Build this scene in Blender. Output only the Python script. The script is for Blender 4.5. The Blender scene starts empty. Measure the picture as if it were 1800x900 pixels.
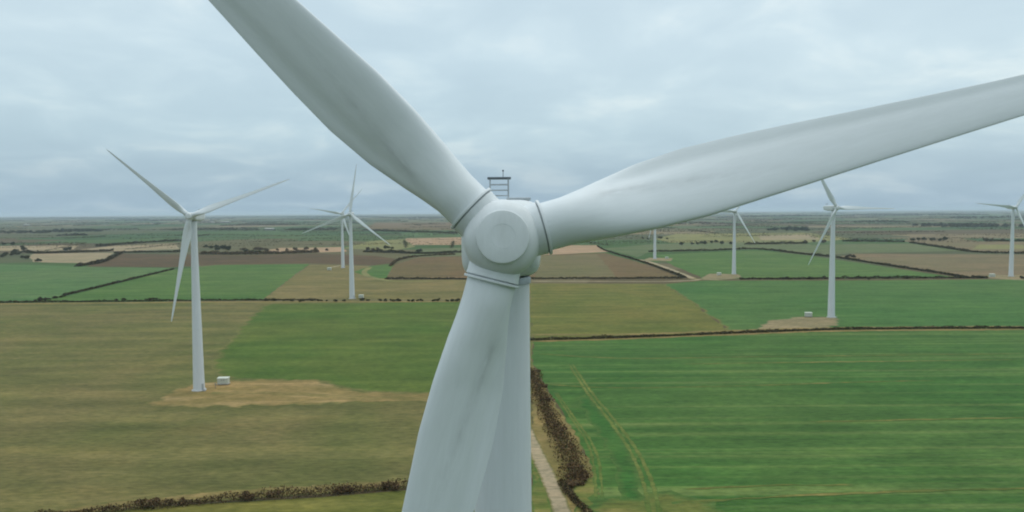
import bpy, bmesh, math, random
import numpy as np
from mathutils import Matrix, Vector
from mathutils.geometry import delaunay_2d_cdt
R = math.radians
random.seed(7); rng = np.random.default_rng(7)
scene = bpy.context.scene
COL = scene.collection

# ------------------------------------------------------------------ camera
CAM_Z, FPX = 68.0, 1285.0
PITCH, ROLL = math.atan(78 / FPX), 0.00667
Fv = Vector((0, math.cos(PITCH), -math.sin(PITCH)))
R0 = Vector((1, 0, 0)); U0 = Vector((0, math.sin(PITCH), math.cos(PITCH)))
Rv = R0 * math.cos(ROLL) - U0 * math.sin(ROLL)
Uv = U0 * math.cos(ROLL) + R0 * math.sin(ROLL)
cam_d = bpy.data.cameras.new('camera'); cam = bpy.data.objects.new('camera', cam_d); COL.objects.link(cam)
M = Matrix.Identity(4)
for i in range(3):
    M[i][0] = Rv[i]; M[i][1] = Uv[i]; M[i][2] = -Fv[i]
M[2][3] = CAM_Z
cam.matrix_world = M
cam_d.sensor_width = 36; cam_d.lens = 36 * FPX / 1800
cam_d.clip_start = 0.5; cam_d.clip_end = 200000
scene.camera = cam

def gp(px, py, z=0.0):
    """where the ground was seen in the survey photograph"""
    d = Fv + Rv * ((px - 900) / FPX) + Uv * ((450 - py) / FPX)
    t = (z - CAM_Z) / d.z
    return Vector((d.x * t, d.y * t, z))

# ------------------------------------------------------------------ world, sun, exposure
SUN_EL, SUN_AZ = R(62), R(40)        # azimuth clockwise from +Y
w = bpy.data.worlds.new('World'); scene.world = w; w.use_nodes = True
nt = w.node_tree; nt.nodes.clear(); N = nt.nodes.new; L = nt.links.new
def node(t, **k):
    n = N(t)
    for a, b in k.items(): setattr(n, a, b)
    return n
def wmath(op, a, b=None):
    n = node('ShaderNodeMath', operation=op)
    for i, v in enumerate((a, b)):
        if v is None: continue
        if isinstance(v, (int, float)): n.inputs[i].default_value = v
        else: L(v, n.inputs[i])
    return n.outputs[0]
sky = node('ShaderNodeTexSky', sky_type='NISHITA'); sky.sun_disc = False
sky.sun_elevation = SUN_EL; sky.sun_rotation = SUN_AZ; sky.air_density = 1.2; sky.dust_density = 3.0
tc = node('ShaderNodeTexCoord'); sp = node('ShaderNodeSeparateXYZ'); L(tc.outputs['Generated'], sp.inputs[0])
zc = wmath('MAXIMUM', sp.outputs[2], 0.0)
den = wmath('ADD', zc, 0.22)
cx = wmath('DIVIDE', sp.outputs[0], den); cy = wmath('DIVIDE', sp.outputs[1], den)
cv = node('ShaderNodeCombineXYZ'); L(cx, cv.inputs[0]); L(cy, cv.inputs[1])
n1 = node('ShaderNodeTexNoise'); n1.inputs['Scale'].default_value = 2.1; n1.inputs['Detail'].default_value = 6; n1.inputs['Roughness'].default_value = 0.52
n1.inputs['Distortion'].default_value = 0.35
L(cv.outputs[0], n1.inputs['Vector'])
n2 = node('ShaderNodeTexNoise'); n2.inputs['Scale'].default_value = 0.3; n2.inputs['Detail'].default_value = 4
mp = node('ShaderNodeMapping'); mp.inputs['Location'].default_value = (3.1, 7.7, 0); L(cv.outputs[0], mp.inputs[0]); L(mp.outputs[0], n2.inputs['Vector'])
def ramp(stops, fac, interp='LINEAR'):
    r = node('ShaderNodeValToRGB'); cr = r.color_ramp; cr.interpolation = interp
    while len(cr.elements) > 1: cr.elements.remove(cr.elements[-1])
    cr.elements[0].position = stops[0][0]; cr.elements[0].color = (*stops[0][1], 1)
    for p, c in stops[1:]:
        e = cr.elements.new(p); e.color = (*c, 1)
    L(fac, r.inputs[0]); return r.outputs[0]
# brightness of the cloud deck by height above the horizon (overcast: brightest overhead)
deck = ramp([(0.0, (.375, .515, .625)), (.05, (.42, .565, .66)), (.10, (.53, .69, .77)), (.2, (.625, .78, .855)), (.32, (.64, .785, .86)), (.6, (1.0, 1.13, 1.19)), (1.0, (1.38, 1.5, 1.55))], zc)
f1 = ramp([(.30, (.92, .935, .95)), (.46, (.975, .982, .988)), (.55, (1.05, 1.04, 1.03)), (.66, (1.24, 1.16, 1.10))], n1.outputs[0])
f2 = ramp([(.3, (.93, .95, .97)), (.7, (1.06, 1.04, 1.03))], n2.outputs[0])
def vmul(a, b):
    m = node('ShaderNodeMix', data_type='RGBA', blend_type='MULTIPLY'); m.clamp_result = False
    m.inputs[0].default_value = 1; L(a, m.inputs[6]); L(b, m.inputs[7]); return m.outputs[2]
fy = ramp([(0.0, (.80, .81, .82)), (.35, (.89, .90, .91)), (.62, (1, 1, 1))], wmath('ADD', wmath('MULTIPLY', sp.outputs[1], .5), .5))   # unseen sky behind the camera dimmed to darken camera-facing blades
cloud = vmul(vmul(vmul(deck, f1), f2), fy)
sc10 = node('ShaderNodeVectorMath', operation='SCALE'); sc10.inputs['Scale'].default_value = 10.0; L(cloud, sc10.inputs[0])
mx = node('ShaderNodeMix', data_type='RGBA'); mx.inputs[0].default_value = 0.93
L(sky.outputs[0], mx.inputs[6]); L(sc10.outputs[0], mx.inputs[7])
bg = node('ShaderNodeBackground'); bg.inputs[1].default_value = 0.1; L(mx.outputs[2], bg.inputs[0])
wo = node('ShaderNodeOutputWorld'); L(bg.outputs[0], wo.inputs[0])

sd = bpy.data.lights.new('sun', 'SUN'); so = bpy.data.objects.new('sun', sd); COL.objects.link(so)
sd.energy = 0.7; sd.angle = R(40); sd.color = (1, .97, .92)
sun_dir = Vector((math.sin(SUN_AZ) * math.cos(SUN_EL), math.cos(SUN_AZ) * math.cos(SUN_EL), math.sin(SUN_EL)))
so.rotation_euler = sun_dir.to_track_quat('Z', 'Y').to_euler()
so.location = (0, 0, 300)
vs = scene.view_settings
vs.view_transform = 'Standard'; vs.look = 'None'; vs.exposure = 0.0; vs.gamma = 1.0; vs.use_curve_mapping = False
cy_ = scene.cycles
cy_.use_denoising = True
cy_.max_bounces = 5; cy_.volume_bounces = 1; cy_.diffuse_bounces = 3; cy_.glossy_bounces = 2; cy_.transmission_bounces = 1
cy_.pixel_filter_type = 'BLACKMAN_HARRIS'; cy_.filter_width = 2.0

# ------------------------------------------------------------------ helpers
def tag(o, label=None, cat=None, group=None, kind=None):
    if label: o['label'] = label
    if cat: o['category'] = cat
    if group: o['group'] = group
    if kind: o['kind'] = kind
    return o
def link(o, parent=None):
    COL.objects.link(o)
    if parent: o.parent = parent
    return o
def empty(name, loc, rz=0):
    o = bpy.data.objects.new(name, None); o.location = loc; o.rotation_euler = (0, 0, rz); o.empty_display_size = 1
    return link(o)
def mesh_obj(name, verts, faces, mats, parent=None, smooth=False, mi=None):
    me = bpy.data.meshes.new(name)
    me.from_pydata([tuple(v) for v in verts], [], faces); 
    for m in (mats if isinstance(mats, (list, tuple)) else [mats]): me.materials.append(m)
    if smooth: me.polygons.foreach_set('use_smooth', [True] * len(me.polygons))
    if mi is not None: me.polygons.foreach_set('material_index', mi)
    me.update()
    return link(bpy.data.objects.new(name, me), parent)
def bm_obj(name, bm, mat, parent=None, smooth=False, angle=35):
    bmesh.ops.recalc_face_normals(bm, faces=bm.faces)
    me = bpy.data.meshes.new(name); bm.to_mesh(me); bm.free(); me.materials.append(mat)
    if smooth:
        me.polygons.foreach_set('use_smooth', [True] * len(me.polygons))
        me.set_sharp_from_angle(angle=R(angle))
    return link(bpy.data.objects.new(name, me), parent)
def bm_box(bm, c, s, bevel=0.0, seg=2):
    r = bmesh.ops.create_cube(bm, size=1)
    for v in r['verts']: v.co = Vector((v.co.x * s[0] + c[0], v.co.y * s[1] + c[1], v.co.z * s[2] + c[2]))
    if bevel:
        es = list({e for v in r['verts'] for e in v.link_edges})
        bmesh.ops.bevel(bm, geom=es, offset=bevel, segments=seg, affect='EDGES', profile=0.5)
def bm_tube(bm, a, b, r0, r1=None, n=10):
    a, b = Vector(a), Vector(b); r1 = r0 if r1 is None else r1
    d = (b - a); q = d.to_track_quat('Z', 'Y')
    va = [bm.verts.new(a + q @ Vector((math.cos(t) * r0, math.sin(t) * r0, 0))) for t in [2 * math.pi * i / n for i in range(n)]]
    vb = [bm.verts.new(b + q @ Vector((math.cos(t) * r1, math.sin(t) * r1, 0))) for t in [2 * math.pi * i / n for i in range(n)]]
    for i in range(n): bm.faces.new((va[i], va[(i + 1) % n], vb[(i + 1) % n], vb[i]))
    bm.faces.new(va[::-1]); bm.faces.new(vb)
def bm_lathe(bm, prof, n=64, axis='Z', cap=True):
    """prof: list of (radius, height). axis Z, or Y with height measured along Y."""
    rings = []
    for r, h in prof:
        ring = []
        for i in range(n):
            t = 2 * math.pi * i / n
            a, b = r * math.cos(t), r * math.sin(t)
            ring.append(bm.verts.new((a, b, h) if axis == 'Z' else (a, h, b)))
        rings.append(ring)
    for p, q in zip(rings, rings[1:]):
        for i in range(n): bm.faces.new((p[i], p[(i + 1) % n], q[(i + 1) % n], q[i]))
    if cap:
        bm.faces.new(rings[0][::-1]); bm.faces.new(rings[-1])
def copy_tree(o, parent=None):
    c = o.copy(); COL.objects.link(c); c.parent = parent
    for ch in list(o.children): copy_tree(ch, c)
    return c

# ------------------------------------------------------------------ materials
def new_mat(name):
    m = bpy.data.materials.new(name); m.use_nodes = True
    t = m.node_tree; b = t.nodes['Principled BSDF']
    return m, t, b
def lin(c):
    return tuple(((x / 255) / 12.92 if x / 255 <= .04045 else ((x / 255 + .055) / 1.055) ** 2.4) for x in c)
def rgbramp(t, fac, stops):
    r = t.nodes.new('ShaderNodeValToRGB'); cr = r.color_ramp
    while len(cr.elements) > 1: cr.elements.remove(cr.elements[-1])
    cr.elements[0].position = stops[0][0]; cr.elements[0].color = (*stops[0][1], 1)
    for p, c in stops[1:]:
        e = cr.elements.new(p); e.color = (*c, 1)
    t.links.new(fac, r.inputs[0]); return r.outputs[0]
def noise(t, scale, detail=4, vec=None, rough=.55, dist=0.0):
    n = t.nodes.new('ShaderNodeTexNoise'); n.inputs['Scale'].default_value = scale; n.inputs['Detail'].default_value = detail
    n.inputs['Roughness'].default_value = rough; n.inputs['Distortion'].default_value = dist
    if vec is not None: t.links.new(vec, n.inputs['Vector'])
    return n.outputs[0]
def mix(t, a, b, f, mode='MIX'):
    m = t.nodes.new('ShaderNodeMix'); m.data_type = 'RGBA'; m.blend_type = mode
    for s, v in ((6, a), (7, b)):
        if isinstance(v, tuple): m.inputs[s].default_value = (*v, 1)
        else: t.links.new(v, m.inputs[s])
    if isinstance(f, (int, float)): m.inputs[0].default_value = f
    else: t.links.new(f, m.inputs[0])
    return m.outputs[2]
def mapped(t, src, rot=0.0, scale=(1, 1, 1), loc=(0, 0, 0)):
    m = t.nodes.new('ShaderNodeMapping'); m.inputs['Rotation'].default_value = (0, 0, rot); m.inputs['Scale'].default_value = scale
    m.inputs['Location'].default_value = loc
    t.links.new(src, m.inputs[0]); return m.outputs[0]
G = 0.84   # albedo against the 8-bit colour a grey day shows
def alb(c, g=G):
    l = lin(c); y = .3 * l[0] + .6 * l[1] + .1 * l[2]
    return tuple(min(.9, max(.004, x * 1.02 - y * .02) * g * k) for x, k in zip(l, (1.05, 1.0, .90)))

_seed = [0]
def field_mat(name, ca, cb, cc=None, rot=0.0, mott=.012, streak=.35, long=.006, patch=.5, rows=0.0, under=None):
    """ca/cb: two crop colours, cc: thin bare streaks along the drilling direction (rot)."""
    m, t, b = new_mat(name)
    _seed[0] += 17.3; off = (_seed[0], _seed[0] * 1.7, 0)
    pos = t.nodes.new('ShaderNodeNewGeometry').outputs['Position']
    big = noise(t, mott, 5, mapped(t, pos, loc=off), .58, .6)
    st = noise(t, 1.0, 3, mapped(t, pos, rot, (long, streak * .28, 1), off), .5)
    med = noise(t, .09, 5, mapped(t, pos, rot, (.5, 1, 1), off), .65)
    fine = noise(t, .8, 5, mapped(t, pos, rot, (.35, 1, 1), off), .7)
    f = rgbramp(t, big, [(.36, (0, 0, 0)), (.64, (1, 1, 1))])
    base = mix(t, alb(ca), alb(cb), f)
    if cc:
        s = rgbramp(t, st, [(.52, (0, 0, 0)), (.70, (patch,) * 3)])
        base = mix(t, base, alb(cc), s)
    sv = rgbramp(t, st, [(.25, (.84, .85, .84)), (.75, (1.13, 1.11, 1.10))])
    base = mix(t, base, sv, 1.0, 'MULTIPLY')
    mv = rgbramp(t, med, [(.3, (.78, .82, .78)), (.7, (1.22, 1.17, 1.16))])
    base = mix(t, base, mv, 1.0, 'MULTIPLY')
    bl = noise(t, .028, 5, mapped(t, pos, rot, (.45, 1, 1), (off[1], off[0], 3)), .62, .8)
    base = mix(t, base, rgbramp(t, bl, [(.30, (.80, .86, .80)), (.5, (1, 1, 1)), (.72, (1.22, 1.13, 1.12))]), 1.0, 'MULTIPLY')
    fv = rgbramp(t, fine, [(.30, (.62, .67, .62)), (.70, (1.38, 1.32, 1.30))])
    base = mix(t, base, fv, 1.0, 'MULTIPLY')
    if rows:
        wv = t.nodes.new('ShaderNodeTexWave'); wv.wave_type = 'BANDS'; wv.bands_direction = 'Y'; wv.wave_profile = 'SIN'
        wv.inputs['Scale'].default_value = rows; wv.inputs['Distortion'].default_value = 3.0; wv.inputs['Detail'].default_value = 2
        wv.inputs['Detail Scale'].default_value = .3
        t.links.new(mapped(t, pos, rot), wv.inputs['Vector'])
        wr = rgbramp(t, wv.outputs[0], [(0, (.94, .95, .94)), (.85, (1.02, 1.02, 1.02)), (1, (1.12, 1.09, 1.07))])
        base = mix(t, base, wr, 1.0, 'MULTIPLY')
    if under:      # towards its margin the patch thins out into the crop round it
        at = t.nodes.new('ShaderNodeAttribute'); at.attribute_name = 'edge'
        en = noise(t, .45, 4, pos, .65)
        am = t.nodes.new('ShaderNodeMath'); am.operation = 'ADD'; t.links.new(at.outputs['Fac'], am.inputs[0]); t.links.new(en, am.inputs[1])
        ub = mix(t, alb(under), mix(t, rgbramp(t, med, [(.3, (.78, .82, .78)), (.7, (1.22, 1.17, 1.16))]), fv, 1.0, 'MULTIPLY'), 1.0, 'MULTIPLY')
        base = mix(t, ub, base, rgbramp(t, am.outputs[0], [(.55, (0, 0, 0)), (1.15, (1, 1, 1))]))
    t.links.new(base, b.inputs['Base Color']); b.inputs['Roughness'].default_value = .95
    b.inputs['Specular IOR Level'].default_value = .12
    bp = t.nodes.new('ShaderNodeBump'); bp.inputs['Strength'].default_value = .35; bp.inputs['Distance'].default_value = .4
    t.links.new(fine, bp.inputs['Height']); t.links.new(bp.outputs[0], b.inputs['Normal'])
    return m
def leaf_mat(name, cols, rough=.85, g=G):
    m, t, b = new_mat(name)
    geo = t.nodes.new('ShaderNodeNewGeometry')
    k = len(cols) - 1
    c = rgbramp(t, geo.outputs['Random Per Island'], [(i / max(1, k), alb(cc, g)) for i, cc in enumerate(cols)])
    t.links.new(c, b.inputs['Base Color']); b.inputs['Roughness'].default_value = rough
    b.inputs['Specular IOR Level'].default_value = .1
    return m
def paint_mat(name, c, rough=.42, dirt=(.50, .52, .50), amount=.35, streak=(1, 1, 1), speck=True, dark_line=False):
    m, t, b = new_mat(name)
    co = t.nodes.new('ShaderNodeTexCoord').outputs['Object']
    a = noise(t, .55, 6, mapped(t, co, 0, streak), .6, .3)
    f = rgbramp(t, a, [(.42, (0, 0, 0)), (.75, (amount,) * 3)])
    col = mix(t, c, dirt, f)
    d2 = noise(t, 7, 5, mapped(t, co, 0, streak), .7)
    col = mix(t, col, rgbramp(t, d2, [(.3, (.955, .96, .955)), (.7, (1.02, 1.02, 1.02))]), 1.0, 'MULTIPLY')
    if speck:
        d3 = noise(t, 26, 3, co, .6)
        col = mix(t, col, dirt, rgbramp(t, d3, [(.68, (0, 0, 0)), (.78, (.25,) * 3)]))
    if dark_line:   # an uneven dark line that runs out along the blade from its root
        sx = t.nodes.new('ShaderNodeSeparateXYZ'); t.links.new(co, sx.inputs[0])
        def ma(op, p, q):
            n = t.nodes.new('ShaderNodeMath'); n.operation = op
            for i, v in enumerate((p, q)):
                if isinstance(v, (int, float)): n.inputs[i].default_value = v
                else: t.links.new(v, n.inputs[i])
            return n.outputs[0]
        ln = ma('ADD', ma('MULTIPLY', ma('SUBTRACT', sx.outputs[2], 4.2), .125), -.62)
        dd = ma('ABSOLUTE', ma('SUBTRACT', sx.outputs[0], ln), 0.0)
        near = rgbramp(t, ma('DIVIDE', dd, .32), [(0.0, (1, 1, 1)), (.35, (.6,) * 3), (1, (0, 0, 0))])
        rng_ = rgbramp(t, ma('DIVIDE', sx.outputs[2], 20.0), [(.16, (0, 0, 0)), (.2, (1, 1, 1)), (.42, (.7,) * 3), (.6, (0, 0, 0))])
        pat = rgbramp(t, noise(t, 1.6, 5, mapped(t, co, 0, (1.6, 1, .5)), .7), [(.36, (0, 0, 0)), (.66, (.46,) * 3)])
        col = mix(t, col, (.33, .36, .36), mix(t, mix(t, near, rng_, 1.0, 'MULTIPLY'), pat, 1.0, 'MULTIPLY'))
    t.links.new(col, b.inputs['Base Color'])
    t.links.new(rgbramp(t, a, [(.3, (rough - .06,) * 3), (.7, (rough + .12,) * 3)]), b.inputs['Roughness'])
    b.inputs['Specular IOR Level'].default_value = .35
    return m
def plain(name, c, rough=.7, metal=0.0):
    m, t, b = new_mat(name)
    co = t.nodes.new('ShaderNodeTexCoord').outputs['Object']
    n = noise(t, 3.0, 5, co)
    t.links.new(mix(t, c, rgbramp(t, n, [(.3, (.85,) * 3), (.7, (1.12,) * 3)]), 1.0, 'MULTIPLY'), b.inputs['Base Color'])
    b.inputs['Roughness'].default_value = rough; b.inputs['Metallic'].default_value = metal
    return m
BLADE = paint_mat('blade_gelcoat', (.67, .715, .73), .40, (.48, .52, .51), .32, (1, 1, .12), dark_line=True)
HUB = paint_mat('hub_paint', (.66, .70, .71), .42, (.45, .48, .47), .45, (1.3, 1.3, .4))
TOWER = paint_mat('tower_paint', (.655, .69, .715), .45, (.50, .53, .53), .28, (1, 1, .08))
SEAM = plain('seam_rubber', (.40, .43, .44), .8)
STEEL = plain('dark_steel', (.10, .12, .135), .55, .2)
GALV = plain('galvanised_steel', (.38, .42, .44), .5, .4)
CONC = plain('concrete', (.45, .44, .40), .9)
CABI = plain('cabinet_paint', (.50, .53, .45), .6)
CABD = plain('cabinet_vent_grey', (.22, .23, .22), .7)

# ------------------------------------------------------------------ ground: one sheet to the horizon
def ground_mat():
    m, t, b = new_mat('far_farmland')
    pos = t.nodes.new('ShaderNodeNewGeometry').outputs['Position']
    wob = noise(t, .0016, 3, pos)
    ad = t.nodes.new('ShaderNodeVectorMath'); ad.operation = 'MULTIPLY_ADD'
    ad.inputs[1].default_value = (260, 260, 0); t.links.new(wob, ad.inputs[0]); t.links.new(pos, ad.inputs[2])
    def vor(sc, rot, st):
        v = t.nodes.new('ShaderNodeTexVoronoi'); v.feature = 'F1'; v.distance = 'CHEBYCHEV'; v.inputs['Scale'].default_value = 1.0
        v.inputs['Randomness'].default_value = .85
        t.links.new(mapped(t, ad.outputs[0], rot, (sc * st, sc, 1)), v.inputs['Vector'])
        s = t.nodes.new('ShaderNodeSeparateColor'); t.links.new(v.outputs['Color'], s.inputs[0]); return s.outputs
    a = vor(.0026, .22, .75)
    cols = [(74, 98, 60), (98, 96, 70), (68, 94, 54), (92, 84, 64), (76, 98, 62), (126, 116, 92), (70, 90, 58), (84, 90, 66), (108, 101, 79), (64, 90, 56)]
    r = t.nodes.new('ShaderNodeValToRGB'); cr = r.color_ramp; cr.interpolation = 'CONSTANT'
    while len(cr.elements) > 1: cr.elements.remove(cr.elements[-1])
    cr.elements[0].color = (*alb(cols[0]), 1)
    for i, c in enumerate(cols[1:], 1): cr.elements.new(i / len(cols)).color = (*alb(c), 1)
    t.links.new(a[0], r.inputs[0])
    n = noise(t, .012, 6, mapped(t, pos, 0, (.4, 1, 1)), .6)
    c = mix(t, r.outputs[0], rgbramp(t, n, [(.3, (.84,) * 3), (.7, (1.14,) * 3)]), 1.0, 'MULTIPLY')
    t.links.new(c, b.inputs['Base Color']); b.inputs['Roughness'].default_value = 1; b.inputs['Specular IOR Level'].default_value = .1
    return m
S = 34000
mesh_obj('ground', [(-S, -6000, -.03), (S, -6000, -.03), (S, S, -.03), (-S, S, -.03)], [(0, 1, 2, 3)], ground_mat())['kind'] = 'structure'

ZL = [0.02]
def edge_pts(pts, jit, step):
    out = []
    for i, p in enumerate(pts):
        q = pts[(i + 1) % len(pts)]; d = (q - p).length; n = max(1, min(60, int(d / step)))
        nrm = Vector((-(q - p).y, (q - p).x, 0)); nrm = nrm / max(nrm.length, 1e-6)
        for k in range(n):
            j = random.uniform(-jit, jit) if k else 0
            out.append(p.lerp(q, k / n) + nrm * j)
    return out
def set_edge(o, vals):
    at = o.data.attributes.new('edge', 'FLOAT', 'POINT'); at.data.foreach_set('value', vals)
LAYER = {'field': 0, 'turbine_pad': 1, 'verge': 2, 'crop_strip': 3, 'track': 4, 'wheel_track': 5}
NF = [0]
def layer_z(name):
    if name == 'field':
        NF[0] += 1; return .002 * NF[0]
    ZL[0] += .0005
    return .033 + .002 * LAYER[name] + ZL[0]
def field(name, poly, mat, jit=.8, step=14, soft=None):
    z = layer_z(name)
    pts = edge_pts([gp(x, y) for x, y in poly], jit, step)
    area = sum(p.x * q.y - q.x * p.y for p, q in zip(pts, pts[1:] + pts[:1]))
    if area < 0: pts.reverse()
    dist = min(p.length for p in pts)
    soft = soft if soft is not None else max(1.2, dist * .004)
    n = len(pts); B = np.array([[p.x, p.y] for p in pts]); B2 = np.roll(B, -1, 0); D = B2 - B; DD = np.maximum((D ** 2).sum(1), 1e-9)
    def bdist(q):
        t = np.clip(((q - B) * D).sum(1) / DD, 0, 1); return float(np.sqrt((((B + D * t[:, None]) - q) ** 2).sum(1).min()))
    co = [Vector((p.x, p.y)) for p in pts]; ed = [0.0] * n
    for i in range(n):
        t = (pts[(i + 1) % n] - pts[i - 1]); nr = Vector((-t.y, t.x, 0)); nr = nr / max(nr.length, 1e-6)
        for f in (.5, 1.0):
            q = pts[i] + nr * soft * f
            if bdist(np.array([q.x, q.y])) > soft * f * .85: co.append(Vector((q.x, q.y))); ed.append(f)
    ov, oe, of, vo, eo, fo = delaunay_2d_cdt(co, [(i, (i + 1) % n) for i in range(n)], [], 1, 1e-3)
    vals = [max((ed[k] for k in orig), default=0.0) if orig else 0.0 for orig in vo]
    V = [(v.x, v.y, z) for v in ov]
    o = mesh_obj(name, V, [list(f) for f in of], mat)
    set_edge(o, vals)
    o['kind'] = 'structure'
    return o
def smooth_line(pts, step):
    """Catmull-Rom through ground points."""
    P = [pts[0] * 2 - pts[1]] + pts + [pts[-1] * 2 - pts[-2]]
    out = []
    for i in range(1, len(P) - 2):
        a, b, c, d = P[i - 1], P[i], P[i + 1], P[i + 2]
        n = max(2, int((c - b).length / step))
        for k in range(n):
            t = k / n
            out.append(.5 * ((2 * b) + (c - a) * t + (2 * a - 5 * b + 4 * c - d) * t * t + (3 * b - a - 3 * c + d) * t ** 3))
    out.append(pts[-1]); return out
def strip(name, line, width, mat, jit=.15, kind='structure', step=4):
    z = layer_z(name)
    pts = smooth_line([gp(x, y) for x, y in line], step)
    vs_, fs, ed = [], [], []
    n = len(pts)
    for i, p in enumerate(pts):
        a, b = pts[max(0, i - 1)], pts[min(n - 1, i + 1)]
        t = (b - a); nrm = Vector((-t.y, t.x, 0)); nrm = nrm / max(nrm.length, 1e-6)
        wl = width / 2 + random.uniform(-jit, jit); wr = width / 2 + random.uniform(-jit, jit)
        end = min(1.0, min(i, n - 1 - i) / max(1, n * .06))
        for o_, e in ((wl * 1.3, 0), (wl * .6, .75), (-wr * .6, .75), (-wr * 1.3, 0)):
            q = p + nrm * o_; vs_.append((q.x, q.y, z)); ed.append(e * end)
        if i:
            for k in range(3): fs.append((4 * i - 4 + k, 4 * i - 3 + k, 4 * i + 1 + k, 4 * i + k))
    o = mesh_obj(name, vs_, fs, mat); o['kind'] = kind; set_edge(o, ed)
    return o

# ---- the fields
olive = field_mat('olive_pasture', (95, 102, 61), (110, 106, 72), (124, 116, 82), .02, .012, .30, .010, .3, rows=.010)
olive2 = field_mat('olive_stubble', (96, 106, 54), (110, 108, 60), (116, 113, 70), .03, .008, .4, .005, .3)
dgreen = field_mat('dark_green_crop', (74, 102, 46), (88, 104, 52), (98, 106, 60), .05, .008, .4, .006, .3, under=(105, 106, 67))
wheat = field_mat('winter_wheat', (62, 102, 50), (74, 106, 56), (110, 124, 78), .055, .009, .7, .003, .6, rows=.022)
wheat2 = field_mat('blue_green_wheat', (68, 108, 58), (76, 108, 60), (92, 112, 70), .04, .006, .4, .005, .3, under=(110, 108, 64))
green_l = field_mat('bright_green_crop', (74, 108, 56), (84, 110, 62), (104, 120, 78), .08, .006, .3, .005, .3)
green_b = field_mat('cool_green_pasture', (78, 112, 70), (88, 113, 74), (108, 122, 88), .03, .006, .3, .005, .3)
tan_ol = field_mat('tan_stubble', (120, 112, 78), (108, 106, 68), (134, 121, 88), .4, .010, .3, .01, .4)
plough = field_mat('ploughed_soil', (92, 77, 58), (84, 74, 56), (102, 85, 66), .02, .006, .5, .004, .3)
plough_r = field_mat('red_brown_soil', (110, 91, 68), (102, 94, 64), (116, 101, 78), .05, .004, .5, .004, .4)
pale = field_mat('pale_stubble', (154, 142, 122), (140, 132, 110), (160, 150, 130), .03, .005, .4, .004, .4)
pink = field_mat('pink_bare_soil', (166, 142, 122), (156, 136, 114), (170, 150, 130), .03, .005, .4, .004, .4)
greyg = field_mat('grey_green_grass', (90, 108, 74), (100, 107, 80), (110, 112, 86), .03, .004, .4, .004, .4)
tanb = field_mat('brown_grass', (114, 108, 84), (120, 106, 86), (104, 104, 78), .03, .004, .4, .004, .4)
yelg = field_mat('yellow_grass', (130, 130, 88), (118, 121, 84), (136, 134, 98), .03, .004, .4, .004, .4)
dry = field_mat('dry_grass_verge', (138, 124, 86), (120, 112, 72), (150, 130, 98), .02, .05, .5, .03, .5, under=(105, 106, 67))
gravel = field_mat('gravel_track', (152, 142, 124), (160, 150, 132), (140, 132, 112), 1.2, .05, .5, .03, .4, under=(105, 106, 67))
padm = field_mat('bare_turbine_pad', (143, 126, 88), (124, 114, 75), (156, 138, 106), .02, .06, .5, .03, .7, under=(105, 106, 67))
padp = field_mat('pale_turbine_pad', (142, 132, 108), (132, 124, 98), (150, 140, 118), .02, .05, .5, .03, .6, under=(72, 106, 64))
vivid = field_mat('lush_green_strip', (52, 99, 47), (62, 101, 50), (70, 102, 54), .7, .03, .3, .03, .4, under=(74, 102, 54))
wheel = field_mat('bare_wheelings', (106, 118, 66), (92, 112, 58), (114, 120, 72), .7, .08, .5, .05, .6, under=(74, 102, 54))
bare = field_mat('thin_crop', (112, 116, 66), (92, 108, 58), (134, 124, 80), .05, .05, .6, .02, .8, under=(74, 102, 54))

field('field', [(-500, 1500), (-500, 872), (0, 908), (130, 900), (400, 884), (712, 862), (935, 850), (940, 1500)], olive2)
field('field', [(-900, 534), (0, 533), (330, 530), (815, 528), (936, 527), (936, 840), (712, 858), (400, 880), (130, 898), (0, 904), (-900, 930)], olive)
field('field', [(468, 534), (560, 533), (815, 530), (936, 528), (936, 690), (756, 691), (690, 690), (640, 688), (560, 670), (400, 668), (372, 645), (392, 610), (432, 565)], dgreen, 2.0, 4, 6)
field('field', [(936, 600), (1100, 595), (1330, 586), (1500, 581), (1800, 579), (2400, 578), (2600, 1500), (1150, 1500), (1040, 900), (1042, 830), (1010, 760), (962, 680), (936, 640)], wheat, 1.0, 8)
field('field', [(930, 498), (1165, 499), (1215, 530), (1285, 584), (936, 598)], olive2, 1.2, 8, 2)
field('field', [(1165, 499), (1240, 493), (1500, 493), (1800, 491), (2300, 490), (2300, 578), (1800, 577), (1500, 579), (1330, 583), (1285, 584), (1215, 530)], wheat2, 1.6, 6, 5)
field('field', [(462, 527), (482, 512), (545, 465), (660, 468), (680, 488), (680, 492), (932, 492), (932, 527), (815, 527)], tan_ol, 1, 10)
field('field', [(620, 478), (655, 467), (694, 463), (678, 490), (652, 488)], green_l, 1, 12)
field('field', [(60, 530), (120, 520), (305, 474), (380, 466), (545, 464), (522, 480), (470, 520), (460, 528)], green_l, 1, 12)
field('field', [(-700, 534), (-700, 463), (0, 464), (150, 469), (300, 471), (303, 473), (118, 519), (58, 530), (0, 531)], green_b, 1, 12)
field('field', [(680, 489), (692, 466), (735, 453), (940, 447), (1065, 445), (1120, 460), (1196, 488)], plough_r, 1, 12)
field('field', [(940, 489), (948, 450), (1050, 447), (1085, 489)], field_mat('brown_green_mix', (106, 104, 74), (112, 102, 78), (118, 110, 84), .05, .004, .4, .004, .4), 2, 12)
field('field', [(150, 469), (190, 455), (215, 446), (420, 449), (560, 446), (662, 450), (694, 455), (690, 463), (655, 466), (545, 463), (380, 465), (300, 470)], plough, 1.5, 16)
field('field', [(1150, 448), (1330, 440), (1420, 449), (1500, 461), (1690, 489), (1240, 490), (1190, 470)], green_l, 1, 16)
field('field', [(1470, 452), (1500, 446), (1900, 448), (2300, 450), (2300, 487), (1800, 488), (1690, 487), (1560, 467)], tanb, 1, 16)
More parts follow.
